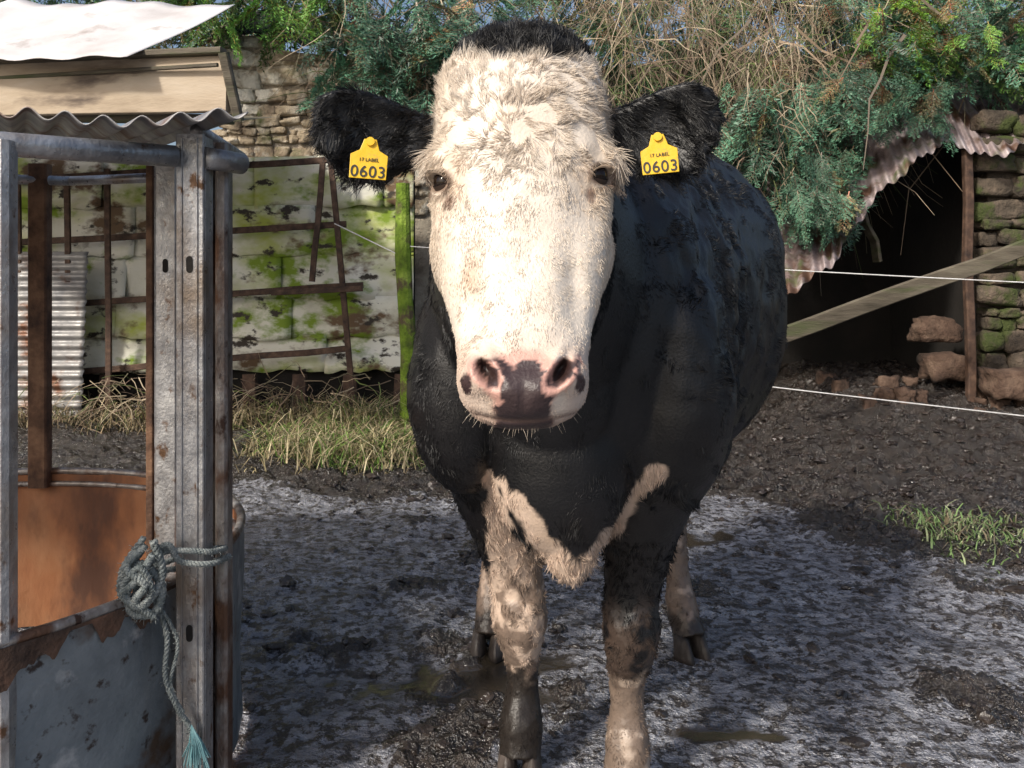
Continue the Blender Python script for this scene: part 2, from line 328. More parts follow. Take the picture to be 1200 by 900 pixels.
sr=empty('timber_shed_roof')
m=MB()
m.beam(W(-200,112,5.2),W(268,98,4.6),.05,.30,bev=.08,segs=6,jit=.004); m.obj('fascia_board',beige,sr)
m=MB(); m.beam(W(-200,135,5.25),W(272,140,4.7),.06,.05); m.beam(W(-200,78,5.1),W(262,60,4.57),.07,.035);m.beam(W(262,62,4.55),W(280,142,4.62),.05,.05); m.beam(W(-60,95,5.0),W(255,76,4.54),.02,.02); m.obj('trim',wood,sr)
mesh_obj('underside',[W(-200,140,5.3),W(272,142,4.8),Vector((-2.0,7.4,2.75)),Vector((-6,7.4,2.75))],[(0,1,2,3)],wood,sr)
corr('white_roof_sheet',W(-150,72,4.9),W(148,78,4.5)-W(-150,72,4.9),Vector((.28,.9,.66)),.35,.008,whitesheet,sr,bend=lambda u,v:Vector((0,0,.05*math.sin(u*5)*(1-v)+.02*math.sin(u*9+v*3)+.10*u*u-.12*v*u)))

# ------------------------------------------------------------ shed at right
sh=empty('stone_shed')
stones('end_wall',4.02,6.6,.1,2.75,7.3,stone_d,sh,.08,.2)
m=MB(); m.beam((4.08,7.40,1.35),(6.6,7.40,1.35),.16,2.7); m.obj('core',mortar,sh)
m=MB(); m.beam((1.6,9.3,1.5),(6.6,9.3,1.5),.1,3.4); m.beam((1.9,7.9,.8),(1.9,10,.8),.1,1.7); m.beam((4.15,7.5,1.35),(4.15,9.3,1.35),.1,2.7); m.obj('inner_walls',dark,sh)  # near-black colour paints the shade inside the shed opening
m=MB(); m.beam(W(1133,175,7.15),W(1138,500,7.15),.07,.07,segs=5,jit=.012); m.obj('door_post',rust_dk,sh)
m=MB(); m.beam(W(1008,240,7.5),W(1030,305,7.5),.14,.03,segs=3,jit=.015); m.obj('hanging_board',wood,sh)
edge=[W(900,372,6.6),W(960,318,6.75),W(1005,262,6.9),W(1060,200,7.0),W(1110,168,7.05),W(1165,182,7.1),W(1235,165,7.1),W(1330,150,7.2)]
def bez(pts,u):
    k=u*(len(pts)-1); i=min(int(k),len(pts)-2); t=k-i
    p0=pts[max(i-1,0)];p1=pts[i];p2=pts[i+1];p3=pts[min(i+2,len(pts)-1)]
    return .5*((2*p1)+(p2-p0)*t+(2*p0-5*p1+4*p2-p3)*t*t+(3*p1-p0-3*p2+p3)*t**3)
V=[];F=[];nu=340;nv=14
for j in range(nv+1):
    for i in range(nu+1):
        u=i/nu;v=j/nv; e=bez(edge,u)
        rag=.035*math.sin(u*57)+.05*math.sin(u*23+1)
        p=e+Vector((.25,1.0,.75))*(v*1.9+(rag if j==0 else 0))
        nn=Vector((-.4,-.6,.7)); L=u*4.2
        V.append(p+nn*(.018*math.sin(2*math.pi*L/.13)+.04*math.sin(u*19+v*5)))
for j in range(nv):
    for i in range(nu): a0=j*(nu+1)+i; F.append((a0,a0+1,a0+nu+2,a0+nu+1))
o=mesh_obj('corrugated_roof',V,F,pinktin,sh,True); md=o.modifiers.new('s','SOLIDIFY'); md.thickness=.006
m=MB(); m.beam(W(905,398,6.3),W(1290,258,6.6),.05,.12,segs=8,jit=.008); m.obj('wooden_beam',wood)
bx=[W(1095,385,7.5),W(1110,430,7.4),W(1185,450,7.0),W(1150,490,7.0)]
VV=[];FF=[];c=0
for i,p in enumerate(bx):
    s=random.uniform(.10,.15); q=cvr*(1+.45*fbm(cv+i*2.7,1.2,4)[:,None])*np.array([s*1.3,s,s*.8])+np.array(p[:]); VV.append(q); FF+=[tuple(k+c for k in f) for f in cF]; c+=len(cv)
for i in range(30):
    x_,y_=random.uniform(2.8,5),random.uniform(7.0,7.9); s=random.uniform(.03,.08); q=cvr*(1+.6*fbm(cv+i*1.7,1.3,3)[:,None])*s+np.array([x_,y_,gh(x_,y_)]); VV.append(q); FF+=[tuple(k+c for k in f) for f in cF]; c+=len(cv)
mesh_obj('rubble_stones',np.concatenate(VV),FF,mk('rubble',[(.3,(.03,.018,.012)),(.5,(.085,.05,.034)),(.7,(.18,.12,.085))],5,(.9,.9),.8,25,bdist=.03),None,True)
m=MB()
def sag(a0,b0,s,r):
    m.tube([a0.lerp(b0,t)-Vector((0,0,s*4*t*(1-t))) for t in np.linspace(0,1,14)],r,6)
sag(W(470,288,6.9),W(1500,345,5.2),.02,.004); sag(W(478,400,6.9),W(1500,520,5.2),.02,.004)
m2=W(392,262,7.2); m.tube([m2,W(470,300,6.85)],.005,6)
m.obj('electric_fence_wire',wirem)

# ------------------------------------------------------------ vegetation bank
hm=mk('undergrowth',[(.3,(.008,.010,.006)),(.5,(.03,.03,.016)),(.7,(.08,.07,.04))],5,(.95,.95),1,14,bdist=.08)  # bank behind the sprays; dark colour paints shade into the foliage gaps
nu,nv=160,60; U,Vv_=np.meshgrid(np.linspace(-1.2,8.5,nu),np.linspace(0,1,nv))
x=U.ravel(); v=Vv_.ravel()
zt=3.95+.35*fbm(np.stack([x,x*0,x*0],1),.9,3)
z=v*zt; y=8.9+1.6*v-.1*z
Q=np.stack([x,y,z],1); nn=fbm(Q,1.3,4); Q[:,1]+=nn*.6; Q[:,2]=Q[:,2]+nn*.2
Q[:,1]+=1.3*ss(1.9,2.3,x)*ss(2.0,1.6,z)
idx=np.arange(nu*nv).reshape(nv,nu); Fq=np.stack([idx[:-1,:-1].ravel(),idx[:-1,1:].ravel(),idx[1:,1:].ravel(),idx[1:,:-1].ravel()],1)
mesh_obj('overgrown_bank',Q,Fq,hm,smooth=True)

def spray():
    V=[];F=[];C=[]
    def needle(p,dv,L,wd,c):
        s=dv.cross(Vector((random.uniform(-1,1),random.uniform(-1,1),1))).normalized()*wd
        k=len(V); V.extend([p-s,p+s,p+dv*L]); F.append((k,k+1,k+2)); C.extend([c]*3)
    def stem(p0,p1,r):
        dd=(p1-p0).normalized(); a_=dd.cross(Vector((.3,.2,1))).normalized()*r; b_=dd.cross(a_)
        k=len(V); V.extend([p0+a_,p0-a_,p0+b_,p1]); F.extend([(k,k+1,k+3),(k+1,k+2,k+3),(k+2,k,k+3)]); C.extend([(.14,.09,.055)]*4)
    stem(Vector((0,0,0)),Vector((1,0,-.15)),.012)
    for i in range(12):
        t=.1+.9*i/12
        for sd in (-1,1):
            o_=Vector((t,0,-.15*t*t)); L=.42*(1-t*.75)*random.uniform(.6,1.3); dd=Vector((.75,sd*random.uniform(.6,1),random.uniform(-.35,.1))).normalized()
            stem(o_,o_+dd*L,.005)
            nn_=int(L*60)
            for k in range(nn_):
                tt=(k+.5)/nn_; p=o_+dd*L*tt+Vector((0,0,-.08*tt*tt)); s=random.choice((-1,1))
                nd=(dd*.8+dd.cross(Vector((0,0,1)))*s*random.uniform(.3,.9)+Vector((0,0,random.uniform(-.3,.6)))).normalized()
                b0=random.uniform(.5,1.5); needle(p,nd,random.uniform(.055,.095),.013,(.065*b0,.135*b0,.082*b0))
    return np.array([v[:] for v in V]),np.array(F),np.array(C)
T=[spray() for _ in range(6)]
leafm=colmat('spruce_needles','fc',.45)
def place_sprays(name,spots):
    VV=[];FF=[];CC=[];c=0
    for (p,dr,s,ti) in spots:
        V,F,C=T[random.randrange(6)]
        dr=Vector(dr).normalized(); q=dr.to_track_quat('X','Z').to_matrix(); rl=Matrix.Rotation(random.uniform(-.9,.9),3,'X')
        R=np.array(q@rl)
        VV.append((V*s)@R.T+np.array(p)); FF.append(F+c); CC.append(C*np.array(ti)); c+=len(V)
    o=mesh_obj(name,np.concatenate(VV),np.concatenate(FF),leafm); setcol(o.data,'fc',np.concatenate(CC)); return o
sp=[]
blu=(1.0,1.12,1.15); grn=(1.5,1.6,.5); brn=(2.4,1.15,.9)
def region(n,px0,px1,py0,py1,Y0,Y1,smin,smax,dirf,tint,pb=.15):
    for i in range(n):
        Y=random.uniform(Y0,Y1); p=W(random.uniform(px0,px1),random.uniform(py0,py1),Y); b_=random.uniform(.5,1.9)
        t=tint if random.random()>pb else brn
        sp.append((p[:],dirf(),random.uniform(smin,smax),tuple(k*b_ for k in t)))
dn=lambda:(random.uniform(-1,1),random.uniform(-1.2,0),random.uniform(-1.3,-.1))
region(110,850,1010,90,230,7.1,8.0,.35,.65,lambda:(random.uniform(-1,.3),-.5,random.uniform(-1.3,-.4)),blu,.08)
region(45,925,1000,170,255,6.7,7.0,.2,.38,lambda:(random.uniform(-.9,.4),-.4,random.uniform(-1.3,-.6)),blu,.05)
region(50,985,1110,80,140,6.9,7.3,.2,.38,lambda:(random.uniform(-.9,.9),-.5,random.uniform(-1.0,-.3)),blu,.15)
region(160,940,1260,-20,90,7.2,8.4,.3,.6,dn,blu,.2)
region(60,1000,1260,20,80,7.1,7.6,.25,.40,dn,grn,.2)
region(110,390,560,-20,110,7.3,8.6,.4,.7,dn,blu,.1)
region(70,180,420,-70,20,7.6,9,.4,.7,dn,grn,.15)
region(60,-20,330,-60,40,8.5,10.5,.6,1.0,dn,(1.0,1.0,.6),.15)
region(120,690,960,-20,180,8.0,8.8,.35,.6,dn,(1.1,1.1,.7),.3)
region(40,1020,1120,-20,90,7.6,8.0,.3,.5,dn,(2.4,2.4,.5),.1)
region(60,540,760,-30,80,8.0,8.9,.4,.6,dn,blu,.25)
region(80,640,1250,-60,20,8.6,9.6,.5,.9,dn,(.9,1,.7),.2)
place_sprays('spruce_branches',sp)

def twigs(name,n,px0,px1,py0,py1,Y0,Y1,L0,L1,r0,r1,mode,cols):
    VV=[];FF=[];CC=[];c=0
    for i in range(n):
        Y=random.uniform(Y0,Y1); p=W(random.uniform(px0,px1),random.uniform(py0,py1),Y); L=random.uniform(L0,L1); r=random.uniform(r0,r1)
        dd=Vector((random.uniform(-1,1),random.uniform(-.6,.1),random.uniform(-.9,.5))).normalized(); gr=Vector((random.uniform(-.3,.3),0,random.uniform(-1.4,0)))
        if mode=='hang': dd=Vector((random.uniform(-.6,.6),random.uniform(-.4,.1),random.uniform(-1,.2))).normalized(); gr=Vector((random.uniform(-.3,.3),0,-1))
        K=6; pts=[]
        for k in range(K):
            t=k/(K-1); pts.append(p+dd*L*t+gr*L*t*t*.5+Vector((random.uniform(-1,1),random.uniform(-1,1),random.uniform(-1,1)))*L*.04)
        col=np.array(random.choice(cols))*random.uniform(.5,1.4)
        V=[]
        for k,q in enumerate(pts):
            rr_=r*(1-.8*k/(K-1))
            V+= [q+Vector((rr_,0,0)),q+Vector((-.5*rr_,0,.87*rr_)),q+Vector((-.5*rr_,.3*rr_,-.87*rr_))]
        for k in range(K-1):
            for s in range(3): FF.append((c+k*3+s,c+k*3+(s+1)%3,c+(k+1)*3+(s+1)%3,c+(k+1)*3+s))
        VV+= [v[:] for v in V]; CC+=[col]*len(V); c+=len(V)
    o=mesh_obj(name,VV,FF,twm); setcol(o.data,'tc',np.array(CC)); return o
twm=colmat('dead_twigs','tc',.8)
BR=[(.26,.19,.13),(.38,.30,.21),(.16,.11,.08),(.46,.38,.27),(.18,.16,.10),(.14,.18,.06)]
twigs('dead_twigs',1500,700,1000,-60,190,7.6,8.6,.3,1.0,.003,.008,'hang',BR)
twigs('dead_brushwood',900,360,1240,-60,120,7.6,8.8,.3,.9,.003,.008,'arch',BR)
twigs('fallen_branch',14,820,1240,-10,60,7.2,7.6,.9,1.8,.010,.018,'arch',[(.3,.22,.15),(.2,.16,.12)])
twigs('dead_bracken',350,870,985,30,230,7.0,7.8,.12,.4,.003,.006,'hang',BR)
twigs('bramble_stems',350,0,500,440,510,7.0,7.4,.2,.7,.003,.007,'arch',BR)
twigs('distant_tree_branches',700,150,1250,-200,20,9.5,12,.6,1.8,.006,.02,'arch',[(.1,.07,.05),(.06,.07,.03),(.15,.12,.08)])

# ------------------------------------------------------------ ring feeder
fd=empty('cattle_ring_feeder'); CX,CY,R=-1.70,2.30,.925
def circ(a_,r=R): return Vector((CX+r*math.cos(a_),CY+r*math.sin(a_),0))
V=[];F=[];ns=120;nz_=10
for j in range(nz_+1):
    for i in range(ns):
        a_=2*math.pi*i/ns; wob=.006*math.sin(a_*9+j*.6)+.004*math.sin(a_*23)
        p=circ(a_,R+wob); V.append((p.x,p.y,.02+.58*j/nz_))
for j in range(nz_):
    for i in range(ns): F.append((j*ns+i,j*ns+(i+1)%ns,(j+1)*ns+(i+1)%ns,(j+1)*ns+i))
mesh_obj('skirt_outer',V,F,skirtm,fd,True)
V2=[(CX+(v[0]-CX)*.992,CY+(v[1]-CY)*.992,v[2]) for v in V]
mesh_obj('skirt_inner',V2,[f[::-1] for f in F],rust_in,fd,True)
V=[];F=[];na=260
nzv=fbm(np.stack([np.arange(na+1)*.045,np.zeros(na+1),np.zeros(na+1)],1),1,5)
for i in range(na+1):
    a_=math.radians(-85+ (80)*i/na); dz=.075+.18*nzv[i]+.03*math.sin(i*.07)
    p=circ(a_,R+.013); V+=[(p.x,p.y,.6-max(dz,.008)),(p.x,p.y,.6)]
for i in range(na): F.append((2*i,2*i+2,2*i+3,2*i+1))
mesh_obj('rust_flakes',V,F,mk('dark_rust',[(.3,(.035,.02,.014)),(.5,(.09,.05,.032)),(.7,(.2,.1,.06))],12,(.5,.9),.5,80),fd,True)
m=MB(); m.tube([circ(2*math.pi*i/80)+Vector((0,0,.605)) for i in range(81)],.013,10,False); m.obj('skirt_rim',rustgalv,fd,True)
m=MB(); m.tube([circ(2*math.pi*i/80,R-.012)+Vector((0,0,.56)) for i in range(81)],.010,10,False); m.obj('inner_rim_bar',rustgalv,fd,True)
m=MB(); 
def vpost(x,y,w_,d_,z0,z1,mm,bev=.12): mm.beam((x,y,z0),(x,y,z1),w_,d_,up=(0,1,0),bev=bev)
vpost(-.752,1.995,.066,.010,.02,1.665,m,.3)
vpost(-.722,2.025,.008,.05,.02,1.66,m)
vpost(-1.018,1.70,.050,.050,.02,1.60,m,.2)
for dx in (-.018,.018): vpost(-.752+dx,1.9885,.004,.004,.03,1.655,m,.3)
m.obj('corner_post',galv,fd)
m=MB(); vpost(-.762,2.12,.032,.05,.02,1.66,m,.2); vpost(-.712,2.11,.030,.05,.02,1.66,m,.2); vpost(-.737,2.14,.02,.01,.02,1.66,m); m.obj('channel_post',rustgalv,fd)
m=MB(); vpost(-.985,2.44,.070,.03,.3,1.70,m,.3); m.obj('inner_post',galv,fd)
m=MB(); vpost(-1.04,2.47,.02,.05,.3,1.70,m)
p=circ(math.radians(125),R-.03); vpost(p.x,p.y,.075,.04,.5,1.74,m)
vpost(-1.77,3.20,.07,.05,.55,1.76,m)
p=circ(math.radians(200),R-.03); vpost(p.x,p.y,.075,.04,.5,1.74,m)
m.obj('rear_posts',rust,fd)
m=MB(); m.tube([(-1.55,1.45,1.595),(-1.03,1.70,1.595),(-.78,1.975,1.61)],.025,14)
m.tube([(-.72,2.0,1.61),(-.665,2.1,1.61)],.026,14)
for a0,a1 in [(20,60),(60,88),(88,125),(125,160),(160,200),(200,240),(-10,20)]:
    m.tube([circ(math.radians(a0))+Vector((0,0,1.70)),circ(math.radians(a1))+Vector((0,0,1.70))],.018,12)
m.obj('top_rail',galv,fd,True)
corr('roof_sheet',(-2.95,1.84,1.685),Vector((2.38,.0,-.01)),Vector((0,1.3,.14)),.082,.012,rooftin,fd,nu=380,bend=lambda u,v:Vector((-.75*v,0,-.010*math.sin(u*30)*(1-v))))
m=MB()
for (x_,y_,z_) in [(-.752,1.9885,1.36),(-.752,1.9885,.50),(-.985,2.4235,1.365)]:
    V=[];n=16
    for i in range(n):
        t=2*math.pi*i/n; V.append((x_+.008*math.cos(t),y_,z_+.010*math.sin(t)+(.010 if math.sin(t)>0 else -.010)))
    m.add(V,[tuple(range(n))])
m.obj('slot_holes',dark,fd)
rp=empty('tied_rope')
def ropetube(pts,r=.011,name='strand'):
    P_=[bez([Vector(p) for p in pts],t) for t in np.linspace(0,1,max(20,len(pts)*18))]
    m=MB()
    for s in range(3):
        q=[]
        for i,p in enumerate(P_):
            t=(P_[min(i+1,len(P_)-1)]-P_[max(i-1,0)]).normalized(); a_=t.orthogonal().normalized() if abs(t.z)>.95 else t.cross(Vector((0,0,1))).normalized(); b_=t.cross(a_)
            ph=i*.85+s*2.094; q.append(p+(a_*math.cos(ph)+b_*math.sin(ph))*r*.55)
        m.tube(q,r*.55,7)
    for i in range(90):
        p=random.choice(P_); dd=Vector((random.uniform(-1,1),random.uniform(-1,.2),random.uniform(-1,1))).normalized()
        m.tube([p+dd*r*.6,p+dd*(r+random.uniform(.004,.014))+Vector((0,0,-.003))],.0006,3)
    m.obj(name,ropem,rp,True)
ropetube([(-.84,1.93,.66),(-.80,1.95,.70),(-.75,1.965,.70),(-.70,1.99,.69),(-.69,2.05,.68),(-.75,2.06,.67),(-.83,1.98,.66)],.007,'loop_1')
ropetube([(-.85,1.90,.60),(-.82,1.93,.69),(-.785,1.945,.72),(-.76,1.955,.68),(-.70,1.98,.665),(-.68,2.05,.66),(-.74,2.06,.64),(-.82,1.97,.65)],.007,'loop_2')
ropetube([(-.83,1.91,.72),(-.87,1.90,.65),(-.845,1.90,.585),(-.80,1.915,.58),(-.79,1.92,.64),(-.83,1.90,.69),(-.86,1.895,.62)],.010,'knot')
ropetube([(-.80,1.90,.71),(-.83,1.885,.66),(-.86,1.885,.63),(-.82,1.895,.60),(-.785,1.915,.66),(-.80,1.905,.74)],.009,'knot_2')
ropetube([(-.82,1.905,.73),(-.85,1.88,.69),(-.81,1.885,.65),(-.835,1.89,.61),(-.80,1.91,.57)],.009,'knot_3')
ropetube([(-.84,1.905,.57),(-.86,1.885,.64),(-.82,1.88,.69),(-.80,1.895,.63),(-.84,1.89,.60),(-.87,1.90,.67),(-.82,1.90,.75)],.007,'knot_4')
ropetube([(-.81,1.92,.62),(-.785,1.94,.52),(-.79,1.945,.42),(-.765,1.955,.34),(-.745,1.965,.30),(-.735,1.965,.26)],.006,'tail')
ropetube([(-.80,1.92,.60),(-.765,1.95,.50),(-.78,1.95,.40),(-.755,1.96,.33)],.004,'tail_2')
m=MB()
for i in range(70):
    a_=random.uniform(0,6.28); rr_=random.uniform(0,.028); p=Vector((-.737,1.962,.30))
    m.tube([p,p+Vector((.01+rr_*math.cos(a_)*.6,rr_*math.sin(a_)*.4,-.04)),p+Vector((.012+rr_*math.cos(a_)*1.3,rr_*math.sin(a_)*.6,-random.uniform(.06,.12)))],.0011,4)
m.obj('frayed_end',ropeg,rp)

# ============================================================ COW
cow=empty('cow'); HX=.018
parts=MB()
def loft(secs,n=28):
    V=[];F=[]
    for ring in secs: V+=ring
    for i in range(len(secs)-1):
        for k in range(n): F.append((i*n+k,i*n+(k+1)%n,(i+1)*n+(k+1)%n,(i+1)*n+k))
    F.append(tuple(range(n))[::-1]); F.append(tuple((len(secs)-1)*n+k for k in range(n)))
    parts.add(V,F)
def sp_(v,e): return math.copysign(abs(v)**e,v)
def ell(c,r,n=28,rot=None):
    secs=[]
    for i in range(1,16):
        ph=math.pi*i/16; secs.append([Vector(c)+Vector((r[0]*math.sin(ph)*math.cos(t),r[1]*math.sin(ph)*math.sin(t),r[2]*math.cos(ph))) for t in [2*math.pi*k/n for k in range(n)]])
    loft(secs,n)
def interp(rows,m_):
    A=np.array(rows); t=np.linspace(0,len(A)-1,m_); out=[]
    for u in t:
        i=min(int(u),len(A)-2); f=u-i; p0=A[max(i-1,0)];p1=A[i];p2=A[i+1];p3=A[min(i+2,len(A)-1)]
        out.append(.5*((2*p1)+(p2-p0)*f+(2*p0-5*p1+4*p2-p3)*f*f+(3*p1-p0-3*p2+p3)*f**3))
    return out
tr=[(.10,1.88,1.24,.10,.16,2),(.11,1.94,1.21,.24,.32,2),(.13,2.05,1.21,.345,.45,2.1),(.17,2.2,1.22,.385,.50,2.2),(.23,2.4,1.24,.41,.51,2.2),(.32,2.6,1.26,.45,.53,2.3),(.40,2.8,1.27,.485,.53,2.5),(.45,3.02,1.29,.455,.50,2.7),(.49,3.25,1.32,.38,.42,2.6),(.51,3.4,1.34,.27,.32,2.3),(.52,3.46,1.35,.12,.18,2)]
secs=[]
for (x,y,z,w_,h_,n_) in interp(tr,40):
    ya=math.atan2(.22,1.0) if y>2.2 else .1
    secs.append([Vector((x+w_*sp_(math.cos(t),2/n_)*math.cos(ya),y-w_*sp_(math.cos(t),2/n_)*math.sin(ya),z+h_*sp_(math.sin(t),2/n_)*(1 if math.sin(t)<0 else (.98-.06*abs(math.cos(t)))))) for t in [2*math.pi*k/28 for k in range(28)]])
loft(secs)
nk=[(.02,1.62,1.52,.10,.14),(.02,1.70,1.49,.155,.22),(.04,1.82,1.43,.195,.28),(.07,1.95,1.36,.25,.34),(.11,2.12,1.28,.32,.39),(.14,2.3,1.25,.3,.4)]
secs=[]
for (x,y,z,w_,h_) in interp(nk,20):
    secs.append([Vector((x+w_*math.cos(t),y+.25*h_*math.sin(t),z+h_*math.sin(t))) for t in [2*math.pi*k/28 for k in range(28)]])
loft(secs)
ell((.12,2.02,.92),(.17,.14,.26)); ell((.135,2.02,.74),(.07,.09,.13)); ell((.11,1.95,1.12),(.15,.11,.22))
ell((-.12,2.08,1.08),(.13,.16,.28)); ell((.39,2.06,1.08),(.14,.16,.32))
hd=[(1.828,.035,1.675,1.70,1.73,2),(1.812,.080,1.63,1.70,1.79,2),(1.775,.120,1.585,1.69,1.83,2.1),(1.735,.143,1.55,1.67,1.86,2.2),(1.683,.157,1.525,1.65,1.87,2.4),(1.60,.162,1.50,1.62,1.88,2.5),(1.51,.166,1.475,1.59,1.88,2.4),(1.425,.162,1.448,1.56,1.84,2.2),(1.32,.145,1.41,1.52,1.74,2.1),(1.25,.123,1.378,1.475,1.66,2.1),(1.20,.111,1.35,1.445,1.60,2.3),(1.16,.110,1.332,1.42,1.55,2.5),(1.125,.103,1.335,1.41,1.53,2.4),(1.10,.084,1.345,1.41,1.51,2.2),(1.080,.050,1.37,1.42,1.47,2)]
secs=[]
for (z,a_,yf,yc,yb,n_) in interp(hd,50):
    ring=[]
    for k in range(40):
        t=2*math.pi*k/40; c_,s_=math.cos(t),math.sin(t)
        yy=yc+(yb-yc)*sp_(s_,2/2.2) if s_>0 else yc+(yc-yf)*sp_(s_,2/n_)
        ring.append(Vector((HX+a_*sp_(c_,2/n_),yy,z)))
    secs.append(ring)
loft(secs,40)
for s in (-1,1):
    ell((HX+s*.142,1.575,1.535),(.042,.055,.036))
    ell((HX+s*.10,1.60,1.38),(.070,.12,.11))
    ell((HX+s*.058,1.372,1.168),(.046,.048,.040))
ell((HX,1.362,1.145),(.070,.045,.045))
ell((HX,1.60,1.40),(.10,.15,.2))
def ear(s,base,tip,hh):
    base=Vector(base);tip=Vector(tip);ax=tip-base;secs=[];n=28
    for u in np.linspace(-.15,1,24):
        uu=max(u,0); half=hh*(.42+.75*math.sin(min(uu*1.1,1)*math.pi*.62)**1.4)*(max(1-uu**4,0)**.5)+.004
        th=.030*(1-.6*uu)+.004; c=base+ax*u+Vector((0,-.03*math.sin(uu*2.5),-.030*math.sin(uu*2.6))); ring=[]
        for k in range(n):
            t=2*math.pi*k/n; v=math.sin(t); cup=.040*(1-v*v)*math.sin(min(uu*1.2,1)*math.pi*.8)
            ring.append(c+Vector((0,th*math.cos(t)+cup-.01,half*v*(1.12 if v<0 else .95))))
        secs.append(ring)
    loft(secs,n)
ear(-1,(-.148,1.66,1.605),(-.368,1.60,1.640),.079)
ear(1,(.182,1.66,1.617),(.392,1.62,1.652),.080)
def leg(pts):
    A=interp(pts,len(pts)*5); P_=[Vector(a_[:3]) for a_ in A]; rr_=[a_[3] for a_ in A]; parts.tube(P_,rr_,20)
leg([(-.07,2.15,1.08,.15),(-.045,2.18,.92,.155),(-.03,2.22,.78,.122),(-.005,2.27,.63,.088),(.013,2.29,.51,.070),(.02,2.275,.43,.074),(.023,2.285,.37,.062),(.028,2.31,.29,.044),(.027,2.31,.20,.045),(.024,2.295,.14,.058),(.022,2.285,.09,.055),(.02,2.275,.055,.058)])
leg([(.35,2.07,1.08,.15),(.345,2.09,.94,.15),(.335,2.12,.81,.120),(.32,2.16,.66,.090),(.307,2.18,.53,.070),(.302,2.165,.435,.072),(.300,2.18,.36,.059),(.297,2.20,.28,.044),(.296,2.20,.20,.045),(.295,2.185,.14,.058),(.295,2.175,.09,.056),(.295,2.165,.055,.058)])
leg([(.56,3.1,1.12,.24),(.60,3.0,.92,.19),(.615,2.93,.78,.14),(.60,3.04,.64,.088),(.59,3.15,.53,.064),(.59,3.17,.47,.066),(.597,3.14,.36,.046),(.605,3.11,.24,.043),(.612,3.08,.15,.057),(.62,3.05,.10,.053),(.63,3.02,.055,.056)])
leg([(.28,3.1,1.12,.24),(.17,3.0,.92,.19),(.10,2.95,.78,.14),(.03,3.07,.64,.088),(-.03,3.19,.53,.064),(-.035,3.2,.47,.066),(-.055,3.17,.36,.046),(-.07,3.14,.24,.043),(-.075,3.1,.15,.057),(-.08,3.07,.10,.053),(-.085,3.04,.055,.056)])
o=parts.obj('tmp',None)
md=o.modifiers.new('r','REMESH'); md.mode='VOXEL'; md.voxel_size=.0066
md=o.modifiers.new('s','SMOOTH'); md.factor=.5; md.iterations=11
dg=bpy.context.evaluated_depsgraph_get(); dg.update()
me=bpy.data.meshes.new_from_object(o.evaluated_get(dg)); bpy.data.objects.remove(o)
nV=len(me.vertices); Vt=np.empty(nV*3); me.vertices.foreach_get('co',Vt); Vt=Vt.reshape(-1,3)
def getn():
    a_=np.empty(nV*3); me.vertices.foreach_get('normal',a_); return a_.reshape(-1,3)
NR=getn()
x=Vt[:,0]-HX; z=Vt[:,2]; D=np.zeros((nV,3))
fm=(NR[:,1]<-.1)&(Vt[:,1]<1.45)
def nost(xs_,z):
    u=(xs_-.060); v=(z-1.180); c_,s_=math.cos(.6),math.sin(.6); a_=u*c_-v*s_; b_=u*s_+v*c_
    return ((a_+4*b_*b_)/.010)**2+(b_/.021)**2
for s in (-1,1):
    xs_=x*s
    D[:,1]+=np.exp(-nost(xs_,z))*.045*fm
    dd=(np.sqrt(nost(xs_,z))-1.9)/.7
    D[:,1]-=np.exp(-dd**2)*.007*fm
    dd=((xs_-.115)/.035)**2+((z-1.455)/.05)**2; D[:,1]+=np.exp(-dd)*.010*(Vt[:,1]<1.62)
    dd=((xs_-.12)/.035)**2+((z-1.560)/.02)**2; D[:,1]-=np.exp(-dd)*.006*(Vt[:,1]<1.62)
    dd=((xs_-.085)/.022)**2+((z-1.30)/.09)**2; D[:,1]+=np.exp(-dd)*.014*(Vt[:,1]<1.55)
MZ=1.100+.010*(np.abs(x)/.09)**2
D[:,1]+=np.exp(-((z-MZ)/.0045)**2)*.006*(Vt[:,1]<1.47)
D[:,1]+=np.exp(-(x/.005)**2)*np.exp(-((z-1.14)/.03)**2)*.006*fm
D[:,1]+=.005*fbm(Vt,14,2)*(Vt[:,1]<1.7)
body=ss(1.85,2.0,Vt[:,1])*ss(.5,.8,Vt[:,2])
curl=ss(.26,.36,Vt[:,0])*ss(2.6,2.3,Vt[:,1])*ss(.85,1.05,Vt[:,2])
D+=NR*((.014*fbm(Vt,5,3)+.006*fbm(Vt*np.array([1,1,.5]),14,2))*body+.014*fbm(Vt*np.array([1,1,.6]),22,2)*curl*body)[:,None]
lg=ss(.6,.5,Vt[:,2]); D+=NR*(.006*fbm(Vt,22,3)*lg+.004*np.abs(fbm(Vt,50,2))*lg)[:,None]
Vt=Vt+D; me.vertices.foreach_set('co',Vt.ravel()); me.update(); NR=getn()

